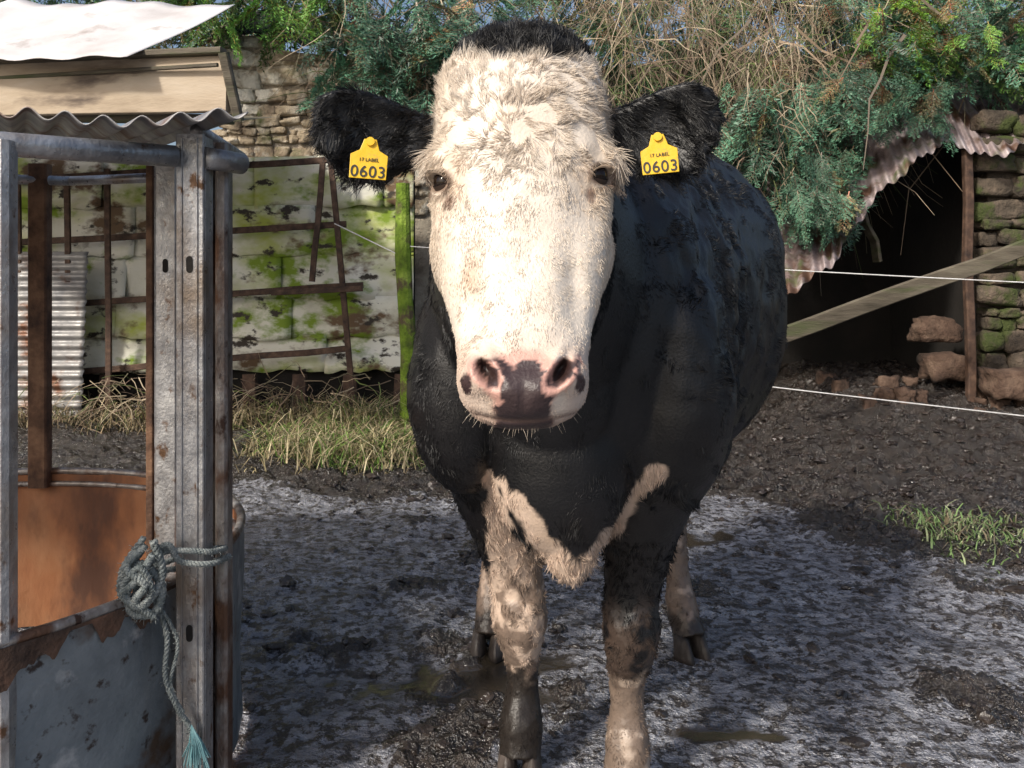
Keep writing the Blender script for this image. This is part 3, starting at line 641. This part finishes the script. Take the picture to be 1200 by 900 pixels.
def segd(x,z,pts):
    best=np.full_like(x,9.)
    for i in range(len(pts)-1):
        (ax,az,ar),(bx_,bz,br)=pts[i],pts[i+1]; dx,dz=bx_-ax,bz-az; t=np.clip(((x-ax)*dx+(z-az)*dz)/(dx*dx+dz*dz),0,1)
        r=ar+(br-ar)*t; best=np.minimum(best,np.hypot(x-ax-dx*t,z-az-dz*t)-r)
    return best
def cowcolor(p):
    x=p[:,0];y=p[:,1];z=p[:,2];hx=x-HX;ah=np.abs(hx);n1=fbm(p,12,3);n2=fbm(p,45,3);n3=fbm(p+4,4,3);n4=fbm(p+2,28,4)
    blk=np.array([.005,.005,.006]); C=np.tile(blk,(len(p),1))*(1+.5*n1[:,None])
    C=C+np.array([.007,.0035,.0015])*np.clip(n3,0,1)[:,None]
    def mix(C,c,m): return C*(1-m[:,None])+np.asarray(c)*m[:,None]
    cream_=np.array([.74,.66,.57])*(1+.10*n2[:,None]+.10*n1[:,None]); 
    head=ss(1.74,1.69,y+.02*n1+.5*np.clip(1.38-z,0,1))*ss(.205,.180,ah+.004*n2+.5*np.clip(y-1.62,0,1)*ss(1.45,1.6,z))*ss(1.04,1.06,z)
    earm=ss(.155,.168,ah+.006*n1)*ss(1.535,1.55,z+.01*n1)*ss(1.58,1.60,y+.004*n1)
    head=head*(1-earm)
    tuft=ss(1.724,1.738,z+.010*n2+.012*n1-.22*np.clip(ah-.05,0,1)); head=head*(1-tuft)
    C2=cream_.copy()
    C2=mix(C2,(.64,.47,.32),.6*np.exp(-((ah-.125)/.035)**2-((z-1.50)/.05)**2))
    C2=mix(C2,(.44,.29,.18),.9*np.exp(-((hx+.092)/.016)**2-((z-1.325)/.04)**2)*np.clip(.9+n1,0,1))
    C2=mix(C2,(.64,.53,.41),.5*ss(.09,.16,ah))
    C2=mix(C2,(.58,.45,.33),.40*np.exp(-((z-1.62)/.07)**2)*np.clip(n1*1.6+.4,0,1))
    C2=mix(C2,(.56,.44,.34),.30*ss(.05,.4,n1)*ss(1.5,1.4,z))
    C2=mix(C2,(.62,.46,.37),.65*ss(1.24,1.19,z)*ss(.05,.08,ah))
    C2=mix(C2,(.55,.38,.29),.75*ss(1.26,1.20,z)*ss(.08,.04,ah)*np.clip(.7+n1,0,1))
    C2=mix(C2,(.50,.36,.29),.6*ss(1.12,1.10,z))
    pw_=.046+.044*ss(1.13,1.18,z)
    pad=ss(.004,-.004,ah-pw_+.008*n2)*ss(1.212,1.198,z+.006*n2-.008*np.cos(hx*45))*ss(1.45,1.42,y)
    pink=np.array([.58,.33,.27])*(1+.15*n2[:,None])
    C2=C2*(1-pad[:,None])+pink*pad[:,None]
    core=np.exp(-(hx/.032)**4-((z-1.145)/.032)**2)+1.1*ss(1.132,1.120,z)
    bs=ss(.0,.07,fbm(p+9,38,4)*1.1+1.0*core-.09)
    C2=mix(C2,(.035,.024,.027),bs*pad*.97)
    for s in (-1,1):
        C2=mix(C2,(.03,.015,.013),ss(1.5,.7,nost(hx*s,z))*ss(1.46,1.42,y))
        C2=mix(C2,(.06,.035,.035),ss(1.2,.8,((hx*s-.090)/.009)**2+((z-1.160)/.018)**2+1.2*n2)*ss(1.48,1.44,y))
    lipm=ss(.005,.002,np.abs(z-(1.100+.010*(ah/.09)**2)))*ss(1.47,1.44,y); C2=mix(C2,(.16,.10,.08),lipm*.6)
    for s,ex,ez in ((-1,EY[0][0],EY[0][2]),(1,EY[1][0],EY[1][2])):
        dd=((x-ex)/.030)**2+((z-ez)/.022)**2; C2=mix(C2,(.15,.09,.06),.85*ss(1.3,.6,dd))
        dd=((x-ex+s*.022)/.009)**2+((z-ez+.036)/.014)**2; C2=mix(C2,(.22,.13,.09),.8*ss(1.5,.5,dd)*(y<1.65))
    C=C*(1-head[:,None])+C2*head[:,None]
    fr=(y<2.42)
    dA=segd(x,z,[(-.05,.87,.006),(-.04,.78,.022),(-.015,.66,.042),(.01,.56,.075),(.02,.4,.13),(.02,.15,.13)])
    dB=segd(x,z,[(-.03,.86,.004),(.03,.80,.020),(.08,.72,.030),(.13,.63,.055),(.15,.58,.06)])
    dC=segd(x,z,[(.15,.64,.045),(.22,.71,.028),(.28,.80,.022),(.33,.885,.022)])
    dmin=np.minimum(dA,np.minimum(dB,dC))+.022*n1+.012*n2
    wm=ss(.006,-.005,dmin)*fr*ss(2.42,2.36,y)
    mudp=ss(-.12,.12,n4+.5*n1+.35*ss(.55,.2,z)-.05)
    brown=np.array([.11,.075,.055])*(1+.3*n2[:,None])
    lw=np.array([.56,.43,.34])*(1+.12*n2[:,None]); lwm=mix(lw,(.50,.36,.25),.6*ss(.60,.75,z)*(np.clip(n1*2,0,1)))
    mm_=(mudp*ss(.66,.50,z)*.80)[:,None]; lwm=lwm*(1-mm_)+brown*mm_
    C=C*(1-wm[:,None])+lwm*wm[:,None]
    def lower(base): 
        q=(mudp*.75)[:,None]; return np.array(base)*(1-q)+brown*q
    rl=ss(.36,.31,z+.06*n1+.03*n2)*(x>.15)*(y<2.6); C=C*(1-rl[:,None])+lower([.38,.30,.24])*rl[:,None]
    rk=ss(.58,.42,z)*(x>.15)*(y<2.6)*mudp*(1-rl); C=mix(C,(.075,.05,.037),.75*rk)
    hl=ss(.66,.58,z+.04*n1)*(y>2.6); C=C*(1-hl[:,None])+lower([.42,.31,.24])*hl[:,None]
    low=ss(.30,.25,z+.06*n1+.04*n2)*(x<.15)*(y<2.6); C=mix(C,(.014,.011,.009),low*.97)
    low=ss(.16,.11,z+.04*n1+.02*n2)*(y>2.6); C=mix(C,(.02,.016,.014),low*.9)
    return np.clip(C,0.003,.95)
bvh=BVHTree.FromPolygons([Vector(v) for v in Vt],[tuple(p.vertices) for p in me.polygons])
EY=[]
for (px,py) in ((514,213),(705,205)):
    dr=(W(px,py,1.5)-co.location).normalized(); hit,nn_,_,_=bvh.ray_cast(co.location,dr); EY.append((hit.x,hit.y,hit.z,nn_.x,nn_.y,nn_.z))
D=np.zeros((nV,3))
for e in EY:
    c=np.array(e[:3]); nn_=np.array(e[3:]); r=np.linalg.norm((Vt-c)*np.array([1,.8,1.25]),axis=1)
    D-=nn_*(np.exp(-(r/.018)**2)*.012)[:,None]; D+=nn_*(np.exp(-((r-.028)/.008)**2)*.005)[:,None]
Vt=Vt+D; me.vertices.foreach_set('co',Vt.ravel()); me.update(); NR=getn()
setcol(me,'hcol',cowcolor(Vt))
me.polygons.foreach_set('use_smooth',[True]*len(me.polygons))
hide=colmat('cow_hide','hcol',.42,.2,160,.5); me.materials.clear(); me.materials.append(hide)
body=link(bpy.data.objects.new('body',me),cow)
def simple(name,c,r,spec=.5,coat=0):
    m=bpy.data.materials.new(name); m.use_nodes=True; b=m.node_tree.nodes['Principled BSDF']; b.inputs['Base Color'].default_value=(*c,1); b.inputs['Roughness'].default_value=r; b.inputs['Coat Weight'].default_value=coat; b.inputs['Coat Roughness'].default_value=.02; b.inputs['Specular IOR Level'].default_value=spec; return m
eyem=simple('eye_brown',(.010,.005,.003),.08,.35,0); lidm=simple('eyelid',(.045,.028,.02),.5); lashm=simple('lash',(.40,.31,.23),.6)
for i,e in enumerate(EY):
    c=Vector(e[:3]); nn_=Vector(e[3:]); ctr=c-nn_*.015
    bm=bmesh.new(); bmesh.ops.create_uvsphere(bm,u_segments=32,v_segments=20,radius=.0225)
    mm=bpy.data.meshes.new('eyeball'); bm.to_mesh(mm); bm.free(); mm.polygons.foreach_set('use_smooth',[True]*len(mm.polygons)); mm.materials.append(eyem)
    eo=link(bpy.data.objects.new('eyeball_%d'%(i+1),mm),cow); eo.location=ctr
    ax=Vector((0,0,1)); ax=(ax-nn_*ax.dot(nn_)).normalized(); ay=ax.cross(nn_)
    m=MB()
    for sg in (1,-1):
        V=[];F=[];nu_,nv_=24,6
        for j in range(nv_+1):
            for k in range(nu_+1):
                t=math.pi*k/nu_; open_=.0115 if sg>0 else .0100
                u_=.0225*math.cos(t)*(1+.06*j/nv_); v0=open_*math.sin(t); v1=.024*math.sin(t)+.001; v_=sg*(v0+(v1-v0)*j/nv_)
                dep=math.sqrt(max(.0242**2-u_*u_-v_*v_,0))*(1-.15*j/nv_); V.append(ctr+ay*u_+ax*v_+nn_*dep)
        for j in range(nv_):
            for k in range(nu_): a0=j*(nu_+1)+k; F.append((a0,a0+1,a0+nu_+2,a0+nu_+1))
        m.add(V,F)
    m.obj('eyelid_%d'%(i+1),lidm,cow,True)
    m=MB()
    for k in range(40):
        t=math.pi*(.05+.9*k/39); u_=.0215*math.cos(t); v_=.0125*math.sin(t); dep=math.sqrt(max(.0245**2-u_*u_-v_*v_,0)); p=ctr+ay*u_+ax*v_+nn_*dep
        m.tube([p,p+nn_*.008+ax*.003+ay*u_*.2,p+nn_*.014+ax*.001+ay*u_*.45],[.0006,.0005,.0002],4)
    m.obj('eyelashes_%d'%(i+1),lashm,cow)
m=MB()
def claw(c,yaw,s,hh=.075):
    V=[];n=20
    R_=Matrix.Rotation(yaw,3,'Z')
    levels=[(0,1.0,0),(.25,.97,.004),(.6,.86,.012),(1,.72,.024),(1.12,.45,.03)]
    for (t,k,off) in levels:
        for i in range(n):
            a_=2*math.pi*i/n; ex=.030*k*math.cos(a_); ey=-.052*k*math.sin(a_)*(1.25 if math.sin(a_)>0 else .8)*1.0+off
            if math.sin(a_)>.0: ex*=(1-.35*math.sin(a_)**3)
            V.append(Vector(c)+R_@Vector((ex+s*.033,ey,t*hh)))
    F=[]
    for j in range(len(levels)-1):
        for i in range(n): F.append((j*n+i,j*n+(i+1)%n,(j+1)*n+(i+1)%n,(j+1)*n+i))
    F.append(tuple(range(n))[::-1]);F.append(tuple((len(levels)-1)*n+k for k in range(n))); m.add(V,F)
for (x_,y_,yaw) in [(.02,2.262,-.05),(.295,2.15,.05),(.632,3.0,.35),(-.087,3.02,-.1)]:
    for s in (-1,1): claw((x_,y_,max(-.005,gh(x_,y_)-.012)),yaw,s)
m.obj('hooves',mk('hoof_horn',[(.3,(.015,.012,.010)),(.55,(.045,.035,.03)),(.75,(.10,.08,.07))],14,(.35,.7),.5,60,stretch=(1,1,.3)),cow,True)
m=MB()
for (x_,y_) in [(.024,2.34),(.295,2.235),(.615,3.13),(-.078,3.15)]:
    for s in (-1,1): m.tube([(x_+s*.028,y_,.15),(x_+s*.03,y_+.02,.12),(x_+s*.03,y_+.025,.10)],[.018,.017,.008],10)
m.obj('dewclaws',bpy.data.materials['hoof_horn'],cow,True)
m=MB(); m.tube([(.50,3.40,1.56),(.52,3.50,1.48),(.53,3.53,1.2),(.53,3.52,.8),(.53,3.5,.5)],[.045,.035,.025,.022,.04],12); m.obj('tail',simple('tail_black',(.012,.011,.011),.6),cow,True)

# ---------------- fur
me.calc_loop_triangles(); nt_=len(me.loop_triangles); TI=np.empty(nt_*3,dtype=np.int32); me.loop_triangles.foreach_get('vertices',TI); TI=TI.reshape(-1,3)
A_=Vt[TI[:,0]];B_=Vt[TI[:,1]];C_=Vt[TI[:,2]]; area=.5*np.linalg.norm(np.cross(B_-A_,C_-A_),axis=1); cen=(A_+B_+C_)/3; tn=NR[TI].mean(1)
front=cen-np.array([0,-.5,CAMH]); facing=(front*tn).sum(1)/np.linalg.norm(front,axis=1)
def fur(name,wt,n,radius,lenf,dirf,lift,clump,mat,jit=.18,bendk=.5,var=(.78,1.10)):
    wgt=area*wt(cen,tn); wgt=wgt/wgt.sum(); ti=rng.choice(nt_,n,p=wgt)
    u=rng.uniform(0,1,n);v=rng.uniform(0,1,n);f=u+v>1;u[f]=1-u[f];v[f]=1-v[f]
    T3=TI[ti]; p=Vt[T3[:,0]]*(1-u-v)[:,None]+Vt[T3[:,1]]*u[:,None]+Vt[T3[:,2]]*v[:,None]
    nn=NR[T3[:,0]]*(1-u-v)[:,None]+NR[T3[:,1]]*u[:,None]+NR[T3[:,2]]*v[:,None]; nn/=np.linalg.norm(nn,axis=1,keepdims=True)
    dd=dirf(p,nn); dd=dd-nn*(dd*nn).sum(1)[:,None]; dd/=np.linalg.norm(dd,axis=1,keepdims=True)+1e-6
    sc_,k_=clump; e=.003
    if callable(k_): k_=k_(p)[:,None]
    g0=fbm(p,sc_,2); grad=np.stack([fbm(p+np.array([e,0,0]),sc_,2)-g0,fbm(p+np.array([0,e,0]),sc_,2)-g0,fbm(p+np.array([0,0,e]),sc_,2)-g0],1)/e/sc_
    gl=fbm(p+7,9,2); side=np.cross(nn,dd)
    d0=dd+nn*lift*rng.uniform(.6,1.5,n)[:,None]+grad*k_+side*(gl*.9)[:,None]+rng.normal(0,jit,(n,3)); d0/=np.linalg.norm(d0,axis=1,keepdims=True)
    L=lenf(p,nn)*rng.uniform(.65,1.2,n)
    bend=(-nn*lift*.8+dd*.3)*bendk+grad*k_*.6
    K=4; pts=np.zeros((n,K,3))
    for k in range(K):
        t=k/(K-1); pts[:,k]=p-nn*.001+(d0*t+bend*t*t)*L[:,None]
    C=cowcolor(p)*rng.uniform(var[0],var[1],n)[:,None]
    hc=bpy.data.hair_curves.new(name); hc.add_curves([K]*n)
    hc.position_data.foreach_set('vector',pts.ravel().astype(np.float32))
    ra=hc.attributes.new('radius','FLOAT','POINT'); rad=np.tile(np.array([1,.9,.65,.15]),(n,1))*radius*rng.uniform(.7,1.2,n)[:,None]; ra.data.foreach_set('value',rad.ravel().astype(np.float32))
    ca=hc.attributes.new('hcol','FLOAT_COLOR','CURVE'); cc=np.ones((n,4)); cc[:,:3]=C; ca.data.foreach_set('color',cc.ravel().astype(np.float32))
    hc.materials.append(mat); return link(bpy.data.objects.new(name,hc),cow)
furm=colmat('cow_fur','hcol',.6,spec=.25); furb=colmat('cow_coat','hcol',.36,spec=.5)
def ishead(c): return ((c[:,1]<1.78)&(c[:,2]>1.05)).astype(float)
def isear(c): return ((np.abs(c[:,0]-HX)>.165)&(c[:,2]>1.5)&(c[:,1]<1.75)).astype(float)
def bare(c):
    b=np.ones(len(c))
    for e in EY: b*=(np.linalg.norm((c-np.array(e[:3]))*np.array([1,.8,1.4]),axis=1)>.026)
    hx=np.abs(c[:,0]-HX); pad=(hx<.046+.044*ss(1.13,1.18,c[:,2]))&(c[:,2]<1.205)&(c[:,1]<1.43); return b*(~pad)
def hdir(p,n):
    r=p-np.array([HX-.01,0,1.58]); r[:,1]=0; rr=np.linalg.norm(r,axis=1,keepdims=True)+1e-6; r/=rr
    sw=np.stack([r[:,2],r[:,0]*0,-r[:,0]],1)*1.0*np.exp(-rr/.10)
    dn_=np.stack([np.sign(p[:,0]-HX)*np.minimum(np.abs(p[:,0]-HX)*3,.5),p[:,0]*0,-np.ones(len(p))],1)
    w_=ss(1.57,1.44,p[:,2])[:,None]; return (r+sw)*(1-w_)+dn_*w_
fur('face_fur',lambda c,n:ishead(c)*(1-isear(c))*bare(c)*(facing<.2)*(c[:,2]<1.80),60000,.00060,
    lambda p,n:.0080+.0080*ss(1.42,1.62,p[:,2])+.003*ss(.12,.16,np.abs(p[:,0]-HX))-.003*ss(1.25,1.18,p[:,2]),hdir,.34,(34,lambda p:.18+.30*ss(1.40,1.6,p[:,2])),furm,.14)
fur('poll_fur',lambda c,n:((c[:,2]>1.730)&(c[:,1]<1.85)).astype(float)*(1-isear(c)),7000,.0008,lambda p,n:np.full(len(p),.020),
    lambda p,n:np.stack([(p[:,0]-HX)*3,-.2+0*p[:,0],.8+0*p[:,0]],1),.6,(30,.5),furb,.25)
fur('ear_fur',lambda c,n:isear(c),12000,.0007,lambda p,n:.014+.018*rng.uniform(0,1,len(p))*ss(1.68,1.58,p[:,2])+.004,
    lambda p,n:np.stack([np.sign(p[:,0])*.8,-.1+0*p[:,0],-.45+(p[:,2]-1.62)*4],1),.5,(30,.4),furb,.22)
fur('coat_fur',lambda c,n:((c[:,1]>=1.74)|(c[:,2]<1.05)).astype(float)*ss(.55,.7,c[:,2])*(facing<.05)*ss(3.2,2.2,c[:,1]),46000,.0008,
    lambda p,n:.012+.006*ss(.9,.7,p[:,2]),lambda p,n:np.stack([.2+0*p[:,0],.5+0*p[:,0],-.9+0*p[:,0]],1),.20,(16,lambda p:.35+.35*ss(.26,.36,p[:,0])*ss(2.7,2.4,p[:,1])),furb,.10,var=(.6,1.4))
fur('leg_fur',lambda c,n:(c[:,2]<.70)*(c[:,2]>.08)*(facing<.2)*1.0,20000,.0008,
    lambda p,n:.007+.007*ss(.3,.6,p[:,2]),lambda p,n:np.stack([0*p[:,0],.1+0*p[:,0],-1+0*p[:,0]],1),.35,(34,.7),furm,.18,var=(.6,1.2))
m=MB()
for i in range(60):
    a_=random.uniform(-1,1); p=Vector((HX+a_*.085,1.365+.03*abs(a_),1.095+.02*abs(a_)**2+random.uniform(-.008,.012)))
    dd=Vector((a_*.8+random.uniform(-.3,.3),-.3,-.8+random.uniform(-.3,.3))).normalized(); L=random.uniform(.010,.024)
    m.tube([p,p+dd*L*.5,p+dd*L+Vector((0,0,-.003))],[.0004,.0003,.0001],4)
m.obj('whiskers',simple('whisker',(.5,.42,.33),.5),cow)

yel=mk('yellow_tag_plastic',[(.3,(.72,.42,.01)),(.7,(.85,.53,.02))],12,(.35,.5),.1,60,layers=[((.35,.24,.08),30,.6,.7)]); blkm=simple('tag_ink',(.02,.02,.02),.5)
def tag(name,px,py,Y,tilt,yaw):
    c=W(px,py,Y); t=empty(name); t.parent=cow
    hw,hh,nk=.033,.022,.011
    out=[(-hw,-hh-.006),(hw,-hh-.006),(hw*1.02,hh*.75),(nk*1.6,hh*1.15),(nk,hh*2.1),(-nk,hh*2.1),(-nk*1.6,hh*1.15),(-hw*1.02,hh*.75)]
    V=[(x,-.001,z) for x,z in out]+[(x,.001,z) for x,z in out]; n=8
    F=[tuple(range(n)),tuple(range(n,2*n))[::-1]]+[(i,i+n,(i+1)%n+n,(i+1)%n) for i in range(n)]
    o=mesh_obj('plate',V,F,yel,t); bv=o.modifiers.new('b','BEVEL'); bv.width=.004; bv.segments=2; bv.affect='EDGES'; bv.limit_method='ANGLE'; bv.angle_limit=.7
    for (txt,sz,z0) in (('0603',.030,-.025),('17 LABEL',.009,.004)):
        cu=bpy.data.curves.new('tx','FONT'); cu.body=txt; cu.size=sz; cu.align_x='CENTER'; cu.extrude=.0003; cu.offset=.0002 if sz>.02 else 0; cu.space_character=1.08 if sz>.02 else 1
        to=link(bpy.data.objects.new('number' if sz>.02 else 'label',cu),t); to.location=(0,-.0022,z0); to.rotation_euler=(math.radians(90),0,0); cu.materials.append(blkm)
    m=MB(); m.tube([(0,-.006,hh*1.85),(0,.01,hh*1.85)],.008,14); m.obj('button',yel,t)
    t.location=c; t.rotation_euler=(math.radians(-8),math.radians(tilt),math.radians(yaw))
tag('ear_tag_1',432,192,1.54,4,6); tag('ear_tag_2',773,186,1.56,-5,-8)
